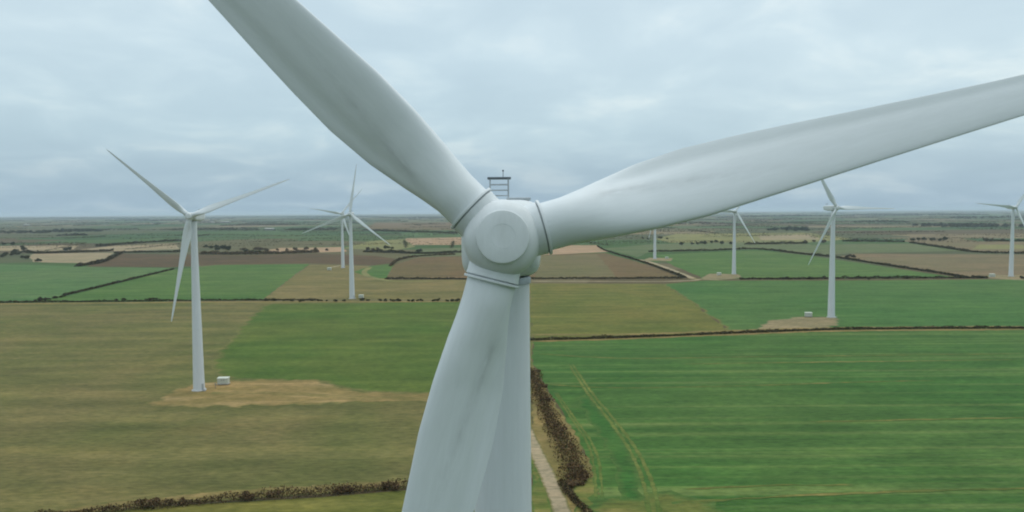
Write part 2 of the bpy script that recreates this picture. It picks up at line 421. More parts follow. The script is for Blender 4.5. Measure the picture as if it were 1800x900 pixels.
field('field', [(1060, 437), (1140, 430), (1330, 424), (1425, 430), (1440, 446), (1330, 438), (1140, 444), (1120, 452)], greyg, 2, 25)
field('field', [(1420, 431), (1600, 428), (1690, 441), (1500, 445), (1450, 448)], greyg, 2, 25)
field('field', [(1150, 420), (1190, 411), (1420, 409), (1500, 420), (1420, 426), (1180, 427)], yelg, 2, 30)
field('field', [(1330, 414), (1420, 412), (1445, 421), (1340, 422)], pale, 2, 30)
field('field', [(1588, 424), (1600, 416), (1660, 414), (1720, 424), (1800, 425), (2000, 426), (2000, 445), (1800, 445), (1690, 441), (1640, 432)], tanb, 2, 25)
field('field', [(1708, 438), (1720, 430), (1800, 430), (1800, 437)], yelg, 2, 25)
field('field', [(930, 449), (930, 436), (1000, 431), (1050, 431), (1068, 443)], pink, 2, 25)
field('field', [(700, 431), (715, 419), (815, 417), (860, 417), (860, 430)], pink, 2, 30)
field('field', [(715, 452), (735, 437), (860, 434), (860, 448)], greyg, 2, 20)
field('field', [(600, 437), (650, 424), (710, 420), (730, 434), (690, 440)], yelg, 2, 25)
field('field', [(640, 404), (660, 391), (860, 391), (860, 405)], plough_r, 5, 60)
field('field', [(700, 410), (860, 405), (860, 414), (720, 414)], green_b, 5, 60)
field('field', [(-200, 441), (-200, 432), (0, 433), (140, 431), (130, 438), (60, 444), (40, 441)], pale, 2, 30)
field('field', [(50, 452), (60, 446), (130, 445), (200, 444), (185, 455), (158, 463), (60, 461)], pale, 2, 25)
field('field', [(140, 439), (200, 432), (310, 428), (316, 438), (200, 442)], pale, 2, 25)
field('field', [(440, 446), (490, 436), (600, 434), (610, 442), (560, 444)], pink, 2, 25)

# ---- pads, tracks, wheelings
field('turbine_pad', [(258, 712), (300, 688), (345, 674), (400, 668), (470, 667), (560, 667), (590, 676), (640, 690), (700, 692), (760, 689), (880, 690), (880, 704), (752, 708), (640, 708), (470, 714), (330, 717), (270, 717)], padm, 2.6, 3, 4)
strip('track', [(880, 699), (752, 700), (640, 700), (540, 694), (450, 690), (372, 691)], 3.0, dry, jit=.7, step=3)
field('turbine_pad', [(1328, 577), (1348, 563), (1400, 557), (1440, 556), (1478, 561), (1476, 573), (1420, 580), (1345, 583)], padp, 2.2, 4, 4.5)
field('turbine_pad', [(1228, 491), (1246, 481), (1300, 482), (1306, 488), (1260, 493)], padp, .6, 6)
field('turbine_pad', [(1728, 489), (1740, 483), (1800, 484), (1830, 488), (1800, 493)], padp, .6, 6)
field('turbine_pad', [(1128, 458), (1140, 453), (1185, 454), (1180, 459)], padp, .6, 8)
strip('track', [(925, 494.5), (1050, 494.5), (1150, 495), (1215, 493), (1232, 490)], 5.5, gravel, jit=.5)
strip('track', [(1124, 456), (1150, 463), (1190, 478), (1222, 491)], 6, gravel, jit=.5)
strip('track', [(575, 472), (600, 466)], 4, gravel, jit=.4)
strip('track', [(650, 470), (640, 478), (650, 486), (690, 494), (760, 494)], 5, yelg, jit=.5)
strip('verge', [(930, 600), (1100, 595), (1330, 586), (1500, 581), (1800, 579)], 5, dry, jit=.8)
strip('verge', [(930, 588), (1100, 588), (1330, 580), (1500, 576), (1800, 574)], 4, dry, jit=.8)
strip('verge', [(-200, 536), (0, 534.5), (330, 531.5), (815, 530)], 6, dry, jit=1)
strip('verge', [(90, 906), (250, 884), (400, 870), (560, 860), (720, 847)], 4.5, dry, jit=.6)
field('verge', [(936, 640), (948, 665), (985, 725), (1020, 775), (1046, 835), (1060, 930), (1005, 930), (960, 830), (934, 780)], dry, .7, 3)
field('verge', [(1005, 850), (1046, 838), (1062, 930), (1020, 930)], bare, .7, 3)
strip('track', [(915, 730), (932, 772), (955, 820), (978, 872), (1000, 935)], 3.3, gravel, jit=.12, step=2)
strip('verge', [(915, 730), (932, 772), (955, 820), (978, 872), (1000, 935)], .8, dry, jit=.2, step=2)
field('verge', [(934, 800), (950, 832), (970, 890), (978, 940), (934, 940)], bare, .5, 3)
field('verge', [(1040, 905), (1045, 868), (1100, 872), (1180, 862), (1260, 880), (1290, 905), (1240, 950), (1040, 950)], bare, 2.5, 3, 7)
field('crop_strip', [(1010, 700), (1030, 694), (1070, 735), (1105, 782), (1122, 830), (1128, 880), (1088, 880), (1082, 820), (1050, 760)], vivid, .9, 3, 4.0)
for dx in (0, 1):
    strip('wheel_track', [(1000 + 6 * dx, 640), (1032 + 8 * dx, 690), (1068 + 10 * dx, 735), (1103 + 12 * dx, 785), (1124 + 15 * dx, 830), (1138 + 17 * dx, 880), (1146 + 18 * dx, 930)], .9, wheel, jit=.2, step=1.5)
for dx in (0, 1):
    strip('wheel_track', [(975 + 4 * dx, 690), (1004 + 6 * dx, 735), (1032 + 8 * dx, 778), (1044 + 10 * dx, 820), (1048 + 11 * dx, 880)], .6, wheel, jit=.2, step=1.5)
for line in ([(945, 622), (1100, 630), (1350, 627), (1800, 622)], [(960, 676), (1100, 682), (1350, 677), (1500, 672), (1640, 669)], [(1200, 640), (1500, 636), (1800, 632)], [(1180, 884), (1400, 872), (1650, 862), (1900, 858)], [(1200, 860), (1350, 854), (1500, 852)], [(1420, 742), (1600, 738), (1900, 733)]):
    strip('wheel_track', line, random.uniform(.6, 1.3), bare, jit=.4, step=3)

# ------------------------------------------------------------------ hedges, shrubs, trees
TWIG = leaf_mat('bare_hedge_twigs', [(66, 54, 42), (92, 76, 58), (54, 47, 38), (112, 94, 70), (80, 76, 52)])
TWIGD = leaf_mat('dark_hedge_twigs', [(64, 64, 44), (84, 76, 54), (70, 72, 48), (56, 56, 40), (98, 90, 66)])
EVER = leaf_mat('hedge_leaves', [(52, 60, 34), (66, 70, 42), (44, 54, 32), (80, 80, 52)])
DRYL = leaf_mat('dry_grass_blades', [(130, 116, 82), (112, 100, 66), (150, 134, 100)])
BARK = plain('bark', (.06, .05, .04), .9)
CROWN = [leaf_mat('olive_crown', [(72, 77, 54), (88, 88, 64), (64, 70, 50), (98, 96, 72)]),
         leaf_mat('dark_crown', [(58, 68, 50), (70, 76, 56), (52, 62, 46), (80, 84, 64)]),
         leaf_mat('bare_winter_crown', [(94, 86, 70), (108, 98, 80), (80, 74, 60), (116, 106, 88)])]

def leaf_cloud(cent, size, up=.5):
    """one bent triangle pair per centre, numpy"""
    n = len(cent); c = np.asarray(cent)
    a = rng.normal(size=(n, 3)); a[:, 2] = np.abs(a[:, 2]) * up + .15; a /= np.linalg.norm(a, axis=1)[:, None]
    b = np.cross(a, rng.normal(size=(n, 3))); b /= np.linalg.norm(b, axis=1)[:, None]
    s = (size * rng.uniform(.6, 1.4, n))[:, None]
    v = np.stack([c - a * s * .5, c + b * s * .45, c + a * s * .6, c - b * s * .45], 1).reshape(-1, 3)
    f = np.arange(n * 4).reshape(-1, 4).tolist()
    return v, f
def hedge(line, h, wd, label, mats, leaf=None, ground_pts=None, gappy=.25, dens=5.0, cap=16000, group=None, name='hedge', cat='hedge', stuff=False, seedh=None):
    pts = ground_pts or smooth_line([gp(x, y) for x, y in line], 6)
    seg = np.array([[p.x, p.y] for p in pts]); d = np.linalg.norm(np.diff(seg, axis=0), axis=1); cum = np.concatenate([[0], np.cumsum(d)])
    Ltot = cum[-1]; mid = pts[len(pts) // 2]; dist = mid.length
    leaf = leaf or max(.3, dist * .0011)
    n = int(min(cap, max(60, Ltot * (h + wd * .6) / leaf ** 2 * dens * .5)))
    # the height and width wander along the row, with some gaps
    s = rng.random(n) * Ltot
    def wander(step, lo, hi):
        K = max(4, int(Ltot / step)); return np.interp(s / Ltot * (K - 1), np.arange(K), rng.uniform(lo, hi, K))
    hv = wander(h * 1.3, .6, 1.25) * wander(h * 6, .7, 1.2) * (1 - gappy * 1.2 * np.clip(wander(h * 3, -1.4, 1.0), 0, 1))
    h = h * (.82 if dist > 330 else 1.0)
    hh = h * hv * rng.uniform(.6, 1.25, n)
    z = rng.random(n) ** .75 * hh
    prof = np.sqrt(np.clip(1.02 - (z / np.maximum(hh, .05)) ** 2, .03, 1))
    ww = (wd if isinstance(wd, (int, float)) else 1) / 2 * prof * np.clip(.55 + .5 * hv, .5, 1.3)
    o_ = np.clip(rng.normal(0, .55, n), -1, 1) * ww
    i = np.clip(np.searchsorted(cum, s) - 1, 0, len(d) - 1); t = ((s - cum[i]) / np.maximum(d[i], 1e-6))[:, None]
    p = seg[i] * (1 - t) + seg[i + 1] * t
    tg = (seg[i + 1] - seg[i]) / np.maximum(d[i], 1e-6)[:, None]
    c = np.column_stack([p[:, 0] - tg[:, 1] * o_, p[:, 1] + tg[:, 0] * o_, z + leaf * .25])
    v, f = leaf_cloud(c, leaf, 1.2)
    u = rng.random(n); mi = np.where(u < .60, 0, np.where(u < .82, 1, 2)) if len(mats) == 3 else np.zeros(n, int)
    o = mesh_obj(name, v, f, mats, mi=mi.tolist())
    if stuff: o['kind'] = 'stuff'
    else: tag(o, label, cat, group)
    return o
HM = [TWIG, EVER, DRYL]; HD = [TWIGD, EVER, TWIG]
BRAMBLE = leaf_mat('bramble_stems', [(112, 88, 64), (90, 72, 54), (130, 106, 76), (78, 64, 50), (106, 98, 62)])

hedge([(60, 910), (250, 895), (400, 882), (560, 871), (730, 856)], 1.9, 2.8, 'ragged brown hedge with dry grass along it, nearest the camera at lower left', [TWIG, BRAMBLE, DRYL], leaf=.36, gappy=.4, dens=4.5, cap=30000)
hedge([(920, 599), (1100, 594), (1330, 585), (1500, 579.5), (1800, 577.5), (1900, 577)], 1.7, 2.2, 'long thin dark hedge along the top of the big striped green field', HD, gappy=.15, dens=8)
hedge([(-40, 533), (60, 532), (330, 529), (480, 528), (560, 528)], 1.6, 2, 'low dark hedge behind the wide olive field on the left', HD, gappy=.35, dens=7)
hedge([(112, 520), (200, 499), (305, 473.5)], 2.0, 3, 'straight dark hedge running diagonally between two left green fields', HD, gappy=.15, dens=8)
hedge([(676, 491), (850, 491), (1000, 490.5), (1200, 489.5)], 2.0, 3, 'dark hedge along the near edge of the red brown field behind the hub', HD, gappy=.1, dens=8)
hedge([(1050, 433), (1065, 441), (1120, 458), (1160, 472), (1205, 489)], 2.2, 3, 'dark diagonal hedge beside the pale gravel track below the right blade', HD, gappy=.15, dens=8)
hedge([(1300, 491.5), (1400, 491), (1500, 490), (1620, 489.5), (1735, 489)], 2.6, 3, 'bushy dark hedge between two green fields behind the tall right turbine', HD, gappy=.3, dens=8)
hedge([(1470, 453), (1560, 467), (1640, 479), (1695, 488)], 2.6, 4, 'dark diagonal hedge parting the brown field from the bright green one', HD, gappy=.1, dens=8)
hedge([(1140, 443), (1240, 441), (1330, 438.5), (1420, 448), (1465, 452)], 3.0, 5, 'dark hedge bounding the bright green field at its far side', HD, gappy=.2, dens=8)
hedge([(1310, 430), (1420, 428.5)], 4.5, 8, 'short dark hedge beyond the grey green pasture, left of the tall right turbine', HD, gappy=.2, dens=8)
hedge([(1480, 424.5), (1590, 425.5)], 4.0, 8, 'dark hedge just right of the tall right turbine, below the far wood', HD, gappy=.2, dens=8)
hedge([(1600, 427), (1660, 436), (1720, 444), (1810, 446.5)], 3.5, 6, 'slanting hedge crossing the brown fields left of the rightmost turbine', HD, gappy=.2, dens=8)
hedge([(1730, 424.5), (1810, 424.5)], 4.0, 8, 'dark hedge crossing behind the rightmost turbine tower', HD, gappy=.15, dens=8)
hedge([(40, 443), (70, 446), (130, 444), (200, 441)], 5.0, 8, 'dark hedge between two pale stubble fields at far left', HD, gappy=.2, dens=8)
hedge([(170, 434), (240, 428), (330, 423)], 5.0, 8, 'hedge slanting up along the top of the far left stubble field', HD, gappy=.3, dens=8)
hedge([(135, 469), (180, 461), (212, 446)], 4.5, 8, 'dark hedge at the left corner of the dark ploughed field', HD, gappy=.2, dens=8)
hedge([(200, 445), (260, 444), (325, 443.5)], 4.0, 6, 'hedge along the top of the dark ploughed field, left of the first tower', HD, gappy=.3, dens=8)
hedge([(352, 447), (420, 447.5), (500, 446), (560, 444)], 6.0, 14, 'thick brown scrub hedge between the two left turbines', HM, gappy=.3, dens=8)
hedge([(640, 443), (700, 445), (760, 446), (860, 441)], 5.0, 10, 'scrubby hedge right of the paired turbines, beside the red brown field', HD, gappy=.35, dens=8)
hedge([(686, 468), (700, 458), (735, 451), (800, 448)], 3.0, 5, 'curved hedge round the top corner of the red brown field', HM, gappy=.3, dens=8)
hedge([(640, 405), (720, 408), (860, 412)], 6, 12, 'far dark hedge below the reddish field by the left blade root', HD, gappy=.3, dens=8)

# the bramble bank below the main turbine: three lengths of one thicket
bank = [(936, 655), (946, 685), (962, 725), (985, 772), (1006, 815), (1012, 845)]
hedge(bank, 2.2, 8.5, 'wide brown bramble thicket beside the gravel track under the main turbine', [BRAMBLE, EVER, DRYL], leaf=.42, gappy=.6, dens=3.6, cap=45000, name='bramble_thicket', cat='thicket')
hedge([(985, 846), (1000, 868), (1018, 888), (1045, 915)], 1.6, 2.6, 'narrow dark bramble strip below the wide thicket, at the bottom edge', HM, leaf=.36, gappy=.4, dens=7, cap=12000, name='bramble_thicket', cat='thicket')

def shrub_mesh(name, h, wd, n, leaf, mats):
    k = 5; lob = np.column_stack([rng.normal(0, wd * .22, k), rng.normal(0, wd * .22, k), rng.uniform(.3, .65, k) * h]); rad = rng.uniform(.25, .42, k) * wd
    i = rng.integers(0, k, n); d = rng.normal(size=(n, 3)); d /= np.linalg.norm(d, axis=1)[:, None]
    c = lob[i] + d * (rad[i] * rng.random(n) ** .4)[:, None] * np.array([1, 1, .85]); c[:, 2] = np.clip(c[:, 2], .05, None)
    v, f = leaf_cloud(c, leaf)
    me_o = mesh_obj(name, v, f, mats, mi=np.where(rng.random(n) < .6, 0, 1).tolist()); me = me_o.data
    bpy.data.objects.remove(me_o); return me
SHRUB = [shrub_mesh('shrub', 2.6, 3.2, 420, .55, [TWIGD, EVER]) for _ in range(4)]
BROWN_SHRUB = [shrub_mesh('shrub', 2.6, 3.2, 420, .5, [BRAMBLE, TWIG]) for _ in range(3)]
def shrub(p, s, label, group, kinds=None):
    o = bpy.data.objects.new('shrub', random.choice(kinds or SHRUB)); o.location = (p.x, p.y, 0.1); o.rotation_euler.z = random.uniform(0, 6.28)
    o.scale = (s * random.uniform(.9, 1.5), s * random.uniform(.9, 1.3), s * random.uniform(.75, 1.1)); link(o)
    tag(o, label, 'shrub', group)
for x in [466, 482, 500, 516, 530, 548, 560, 566, 574, 590, 603, 636, 645, 668, 676, 690, 697, 704, 718, 726, 735, 742, 760, 770, 786, 796, 806]:
    shrub(gp(x + random.uniform(-2, 2), 529.5 + random.uniform(-.6, .6)), random.uniform(.55, .95), 'small dark shrub in the gappy row at the foot of the second turbine', 'shrubs in the row by the second turbine')
for x, y in [(62, 530), (70, 529), (78, 528.5), (86, 527), (98, 525), (107, 523), (112, 521), (204, 529), (218, 528), (262, 528), (270, 527)]:
    shrub(gp(x, y), random.uniform(.7, 1.15), 'dark shrub in the low hedge beside the diagonal hedge foot', 'shrubs in the left hedge')
for x, y in [(1382, 491), (1424, 491), (1450, 490), (1526, 491), (1560, 490), (1594, 490), (1680, 489), (1700, 489), (1712, 488), (1722, 489), (1733, 489), (1796, 490), (1803, 491)]:
    shrub(gp(x, y), random.uniform(.9, 1.4), 'dark shrub standing in the hedge between the right turbines', 'shrubs in the right hedge')
for x, y in [(1020, 838), (1028, 846), (1012, 852), (1004, 858)]:
    shrub(gp(x, y), random.uniform(.55, .9), 'rounded brown shrub at the lower end of the bramble thicket', 'shrubs below the thicket', BROWN_SHRUB)

for i in range(11):
    f = random.random(); x = 120 + 600 * f; y = 901 - 44 * f - random.uniform(-1, 3)
    shrub(gp(x, y), random.uniform(.5, .75), 'brown shrub standing up out of the ragged hedge nearest the camera', 'shrubs in the nearest hedge', BROWN_SHRUB)
for i in range(16):
    f = random.random(); q = bank[min(4, int(f * 5))]; r_ = bank[min(5, int(f * 5) + 1)]; h_ = f * 5 % 1
    shrub(gp(q[0] + (r_[0] - q[0]) * h_ + random.uniform(-8, 14), q[1] + (r_[1] - q[1]) * h_), random.uniform(.5, .95), 'rounded bush growing up through the brown bramble thicket by the track', 'bushes in the thicket', BROWN_SHRUB)
def tree_meshes(h, wd, n, leaf, mat):
    bm = bmesh.new()
    bm_tube(bm, (0, 0, 0), (0, 0, h * .45), h * .035, h * .022, 7)
    for _ in range(6):
        a = random.uniform(0, 6.28); z0 = random.uniform(.25, .5) * h
        bm_tube(bm, (0, 0, z0), (math.cos(a) * wd * .33, math.sin(a) * wd * .33, z0 + random.uniform(.2, .4) * h), h * .014, h * .005, 5)
    tr = bm_obj('trunk', bm, BARK)
    k = 9; ang = rng.random(k) * 6.28; rr = rng.uniform(.05, .36, k) * wd
    lob = np.column_stack([np.cos(ang) * rr, np.sin(ang) * rr, rng.uniform(.30, .80, k) * h]); rad = rng.uniform(.15, .25, k) * wd
    i = rng.integers(0, k, n); d = rng.normal(size=(n, 3)); d /= np.linalg.norm(d, axis=1)[:, None]
    c = lob[i] + d * (rad[i] * rng.random(n) ** .45)[:, None]
    v, f = leaf_cloud(c, leaf); cr = mesh_obj('crown', v, f, mat)
    m = (tr.data, cr.data); bpy.data.objects.remove(tr); bpy.data.objects.remove(cr); return m
TREES = [tree_meshes(8, 11, 1100, .9, CROWN[i % 3]) for i in range(6)]
def tree(p, s, label, group, kind=None):
    t = empty('tree', (p.x, p.y, 0.05), random.uniform(0, 6.28))
    tr, cr = random.choice([T for i, T in enumerate(TREES) if kind is None or i % 3 == kind])
    for nm, me in (('trunk', tr), ('crown', cr)):
        link(bpy.data.objects.new(nm, me), t)
    t.scale = (s * random.uniform(.9, 1.3), s * random.uniform(.9, 1.3), s * random.uniform(.8, 1.05))
    tag(t, label, 'tree', group)
TREE_SETS = [
 ([(362, 436), (370, 437), (378, 436), (386, 438), (395, 439), (382, 441), (402, 441)], 1.0, 1, 'dark rounded tree in the clump right of the first turbine tower', 'tree clump right of the first tower'),
 ([(436, 444), (444, 445), (450, 446), (456, 446)], .85, 1, 'very dark tree in the small knot beside the thick brown scrub', 'dark trees by the scrub'),
 ([(470, 443), (488, 441), (505, 442), (520, 441), (538, 440), (556, 440), (574, 441)], .7, 2, 'bare brown tree along the far pink field between the left turbines', 'bare trees by the pink field'),
 ([(647, 440), (655, 441), (664, 440)], .7, 2, 'brown tree by the tip of the lower blade of the paired turbines', 'trees at the blade tip'),
 ([(676, 438), (684, 437), (690, 438), (740, 443), (735, 444)], .75, 1, 'dark tree by the hedge just right of the paired turbines', 'dark trees right of the paired turbines'),
 ([(66, 461), (40, 436), (8, 431), (22, 431), (44, 440), (122, 440), (115, 441)], .9, 1, 'dark tree beside the pale stubble fields at far left', 'trees by the far left stubble'),
 ([(10, 449), (20, 450), (30, 449), (5, 453), (45, 456), (26, 446), (36, 447)], .9, 0, 'olive tree in the loose grove above the cool green field', 'grove above the cool green field'),
 ([(1197, 431), (1215, 430), (1225, 430), (1233, 429), (1240, 430), (1252, 428), (1258, 427), (1270, 430), (1284, 430)], .85, 1, 'dark tree in the row either side of the turbine under the right blade', 'tree row under the right blade'),
 ([(1415, 427), (1432, 426), (1446, 428), (1500, 425), (1506, 424)], .9, 2, 'brown tree near the foot of the lowest blade on the tall right turbine', 'brown trees by the tall right turbine'),
 ([(1605, 424), (1614, 423), (1625, 423), (1640, 424), (1652, 424), (1660, 423)], .95, 1, 'dark tree in the short line on the pale field left of the rightmost turbine', 'short tree line on the pale field'),
 ([(1492, 452), (1500, 453), (1488, 454)], .6, 2, 'purplish brown tree on the diagonal hedge right of the tall turbine', 'brown trees on the diagonal hedge'),
 ([(1735, 424), (1744, 423), (1762, 424), (1790, 424)], .9, 0, 'olive tree in the hedge that crosses behind the rightmost tower', 'trees behind the rightmost tower'),
 ([(1139, 421), (1130, 420), (1160, 420), (1172, 421)], .8, 0, 'olive tree at the far turbine partly hidden by the right blade', 'trees by the half hidden turbine'),
]
for pts, s, kind, lab, grp in TREE_SETS:
    for x, y in pts: tree(gp(x + random.uniform(-1.5, 1.5), y), s * random.uniform(.8, 1.2), lab, grp, kind)

# far woods that read as dark masses
def wood(x0, x1, y0, y1, depth, h, mat, n):
    a, b = gp(x0, y0), gp(x1, y1); L_ = (b - a).length
    dirv = (b - a) / L_; nrm = Vector((-dirv.y, dirv.x, 0))
    if nrm.y < 0: nrm = -nrm
    leaf = max(1.2, a.length * .0009)
    K = max(8, int(L_ / (h * .9))); ks = rng.random(K * 3); ko = rng.random(K * 3)
    env = np.sin(np.clip(ks, .02, .98) * math.pi) ** .3
    hh = h * rng.uniform(.6, 1.1, K * 3) * env
    i = rng.integers(0, K * 3, n); d = rng.normal(size=(n, 3)); d /= np.linalg.norm(d, axis=1)[:, None]
    r = rng.random(n) ** .4
    s = ks[i] * L_ + d[:, 0] * r * h * .55; o_ = ko[i] * depth * env[i] + d[:, 1] * r * h * .5; z = np.clip(hh[i] * (.55 + .45 * d[:, 2] * r), .3, None)
    z = np.where(rng.random(n) < .35, rng.random(n) * hh[i] * .6, z)
    c = np.column_stack([a.x + dirv.x * s + nrm.x * o_, a.y + dirv.y * s + nrm.y * o_, z])
    v, f = leaf_cloud(c, leaf); o = mesh_obj('wood', v, f, mat); o['kind'] = 'stuff'
for args in [(-60, 70, 411, 410, 150, 12, CROWN[1], 4000), (60, 178, 409, 407, 220, 13, CROWN[1], 6000), (100, 155, 415, 414, 90, 8, CROWN[1], 2000), (500, 575, 405, 405, 150, 12, CROWN[0], 3500),
             (1345, 1418, 405.5, 406, 200, 15, CROWN[1], 4500), (1590, 1660, 397, 399, 300, 15, CROWN[1], 4500), (1655, 1720, 399, 400, 250, 13, CROWN[0], 3500), (1710, 1850, 400, 399, 250, 14, CROWN[1], 5000),
             (180, 300, 388, 388, 500, 13, CROWN[0], 4000), (380, 520, 397, 396, 200, 10, CROWN[2], 4000), (650, 860, 384, 383, 600, 15, CROWN[1], 5000), (1280, 1480, 381, 380, 600, 14, CROWN[1], 5000),
             (1480, 1720, 378, 378, 800, 15, CROWN[1], 5000), (1700, 1850, 384, 383, 500, 14, CROWN[0], 4000), (-60, 200, 384.5, 384.5, 900, 16, CROWN[1], 5000), (360, 660, 382.5, 381.5, 900, 16, CROWN[1], 5000),
             (420, 460, 440, 440, 30, 6, CROWN[2], 1500), (280, 430, 404, 405, 200, 9, CROWN[0], 4000), (1500, 1600, 391, 391, 300, 11, CROWN[0], 3500), (1160, 1300, 395, 394, 300, 11, CROWN[2], 3500)]:
    wood(*args)
# hedgerows of the far plain, a mesh of thin lines nobody could count
vv, ff = [], []; nb = 0
for _ in range(620):
    d = 1500 + 14000 * random.random() ** 1.3; az = random.uniform(-.72, .72)
    p = Vector((math.tan(az) * d, d, 0)); ang = random.choice((.2, .2, .2, 1.75, .05)) + random.uniform(-.2, .2); L_ = random.uniform(150, 500)
    leaf = max(1.3, d * .0009); n = int(min(420, L_ / leaf * 3)); s = (rng.random(n) - .5) * L_
    h = random.uniform(2.5, 5); lump = .5 + .5 * np.abs(np.sin(s * random.uniform(.02, .09) + random.random() * 6))
    c = np.column_stack([p.x + np.cos(ang) * s + rng.normal(0, 2, n), p.y + np.sin(ang) * s + rng.normal(0, 2, n), rng.random(n) * h * lump + .3])
    v, f = leaf_cloud(c, leaf); ff += [[q + nb for q in t] for t in f]; nb += len(v); vv.append(v)
mesh_obj('far_hedgerows', np.concatenate(vv), ff, CROWN[0])['kind'] = 'stuff'

# ------------------------------------------------------------------ wind turbines (nose towards -Y, origin at tower base)
HUB_Z, HUB_Y, TILT = 67.0, -3.6, R(-5)
def interp(x, tab, c): return float(np.interp(x, [t[0] for t in tab], [t[c] for t in tab]))
#        r     LE    TE    t/c   twist  blend(circle->foil)
BT = [(1.62, .90, .90, 1.00, 18, 0.0), (2.4, .905, .905, 1.0, 18, 0.02), (3.2, .95, 1.02, .86, 18, .25), (4.2, 1.03, 1.18, .68, 18, .6), (5.6, 1.16, 1.42, .50, 17, .92), (7.5, 1.22, 1.54, .37, 15, 1),
      (9.5, 1.15, 1.47, .31, 13, 1), (11.5, 1.08, 1.35, .28, 11.5, 1), (14, .97, 1.17, .25, 10, 1), (17, .86, .98, .23, 8.5, 1), (20, .76, .80, .21, 7.5, 1), (25, .62, .62, .20, 6, 1), (30, .50, .47, .19, 5, 1), (35, .38, .34, .18, 4, 1), (38.5, .26, .2, .18, 3.5, 1), (39.7, .12, .08, .18, 3.5, 1), (40, .03, .02, .2, 3.5, 1)]
def blade_mesh():
    nr, ns = 70, 56
    rs = np.concatenate([np.linspace(1.62, 12, 40, endpoint=False), np.linspace(12, 38.5, 24, endpoint=False), [38.5, 39.1, 39.5, 39.75, 39.9, 40]])
    vs_, fs = [], []
    for r in rs:
        le, te, tcr, tw, bl = (interp(r, BT, c) for c in (1, 2, 3, 4, 5))
        ch = le + te; th = ch * tcr; b = R(tw + 7 * min(1, max(0, (r - 1.6) / 3)))
        le /= math.cos(b) ** min(1, bl * 2); te /= math.cos(b) ** min(1, bl * 2); ch = le + te; th = ch * tcr
        for i in range(ns):
            p = 2 * math.pi * i / ns
            x = .5 - .5 * math.cos(p)                      # 0 at LE, 1 at TE
            up = math.sin(p)                               # + suction side (away), - pressure side (towards the wind)
            yc = .5 * up
            yt = (1.4845 * math.sqrt(x) - .63 * x - 1.758 * x * x + 1.4215 * x ** 3 - .5075 * x ** 4) * 1.0
            if up >= 0: ya = yt * .56 + .004
            else:
                ya = -yt * .44 + .065 * math.exp(-((x - .80) / .12) ** 2) * (1 - .35 * tcr) - .004
            y = (yc * (1 - bl) + ya * bl) * th
            X = le - x * ch
            xr, yr = X * math.cos(b) + y * math.sin(b), -X * math.sin(b) + y * math.cos(b)
            vs_.append((xr, yr, r))
    n = len(rs)
    for j in range(n - 1):
        for i in range(ns):
            a, c = j * ns + i, j * ns + (i + 1) % ns
            fs.append((a, c, c + ns, a + ns))
    fs.append(list(range(ns))); fs.append([(n - 1) * ns + i for i in range(ns)][::-1])
    return vs_, fs
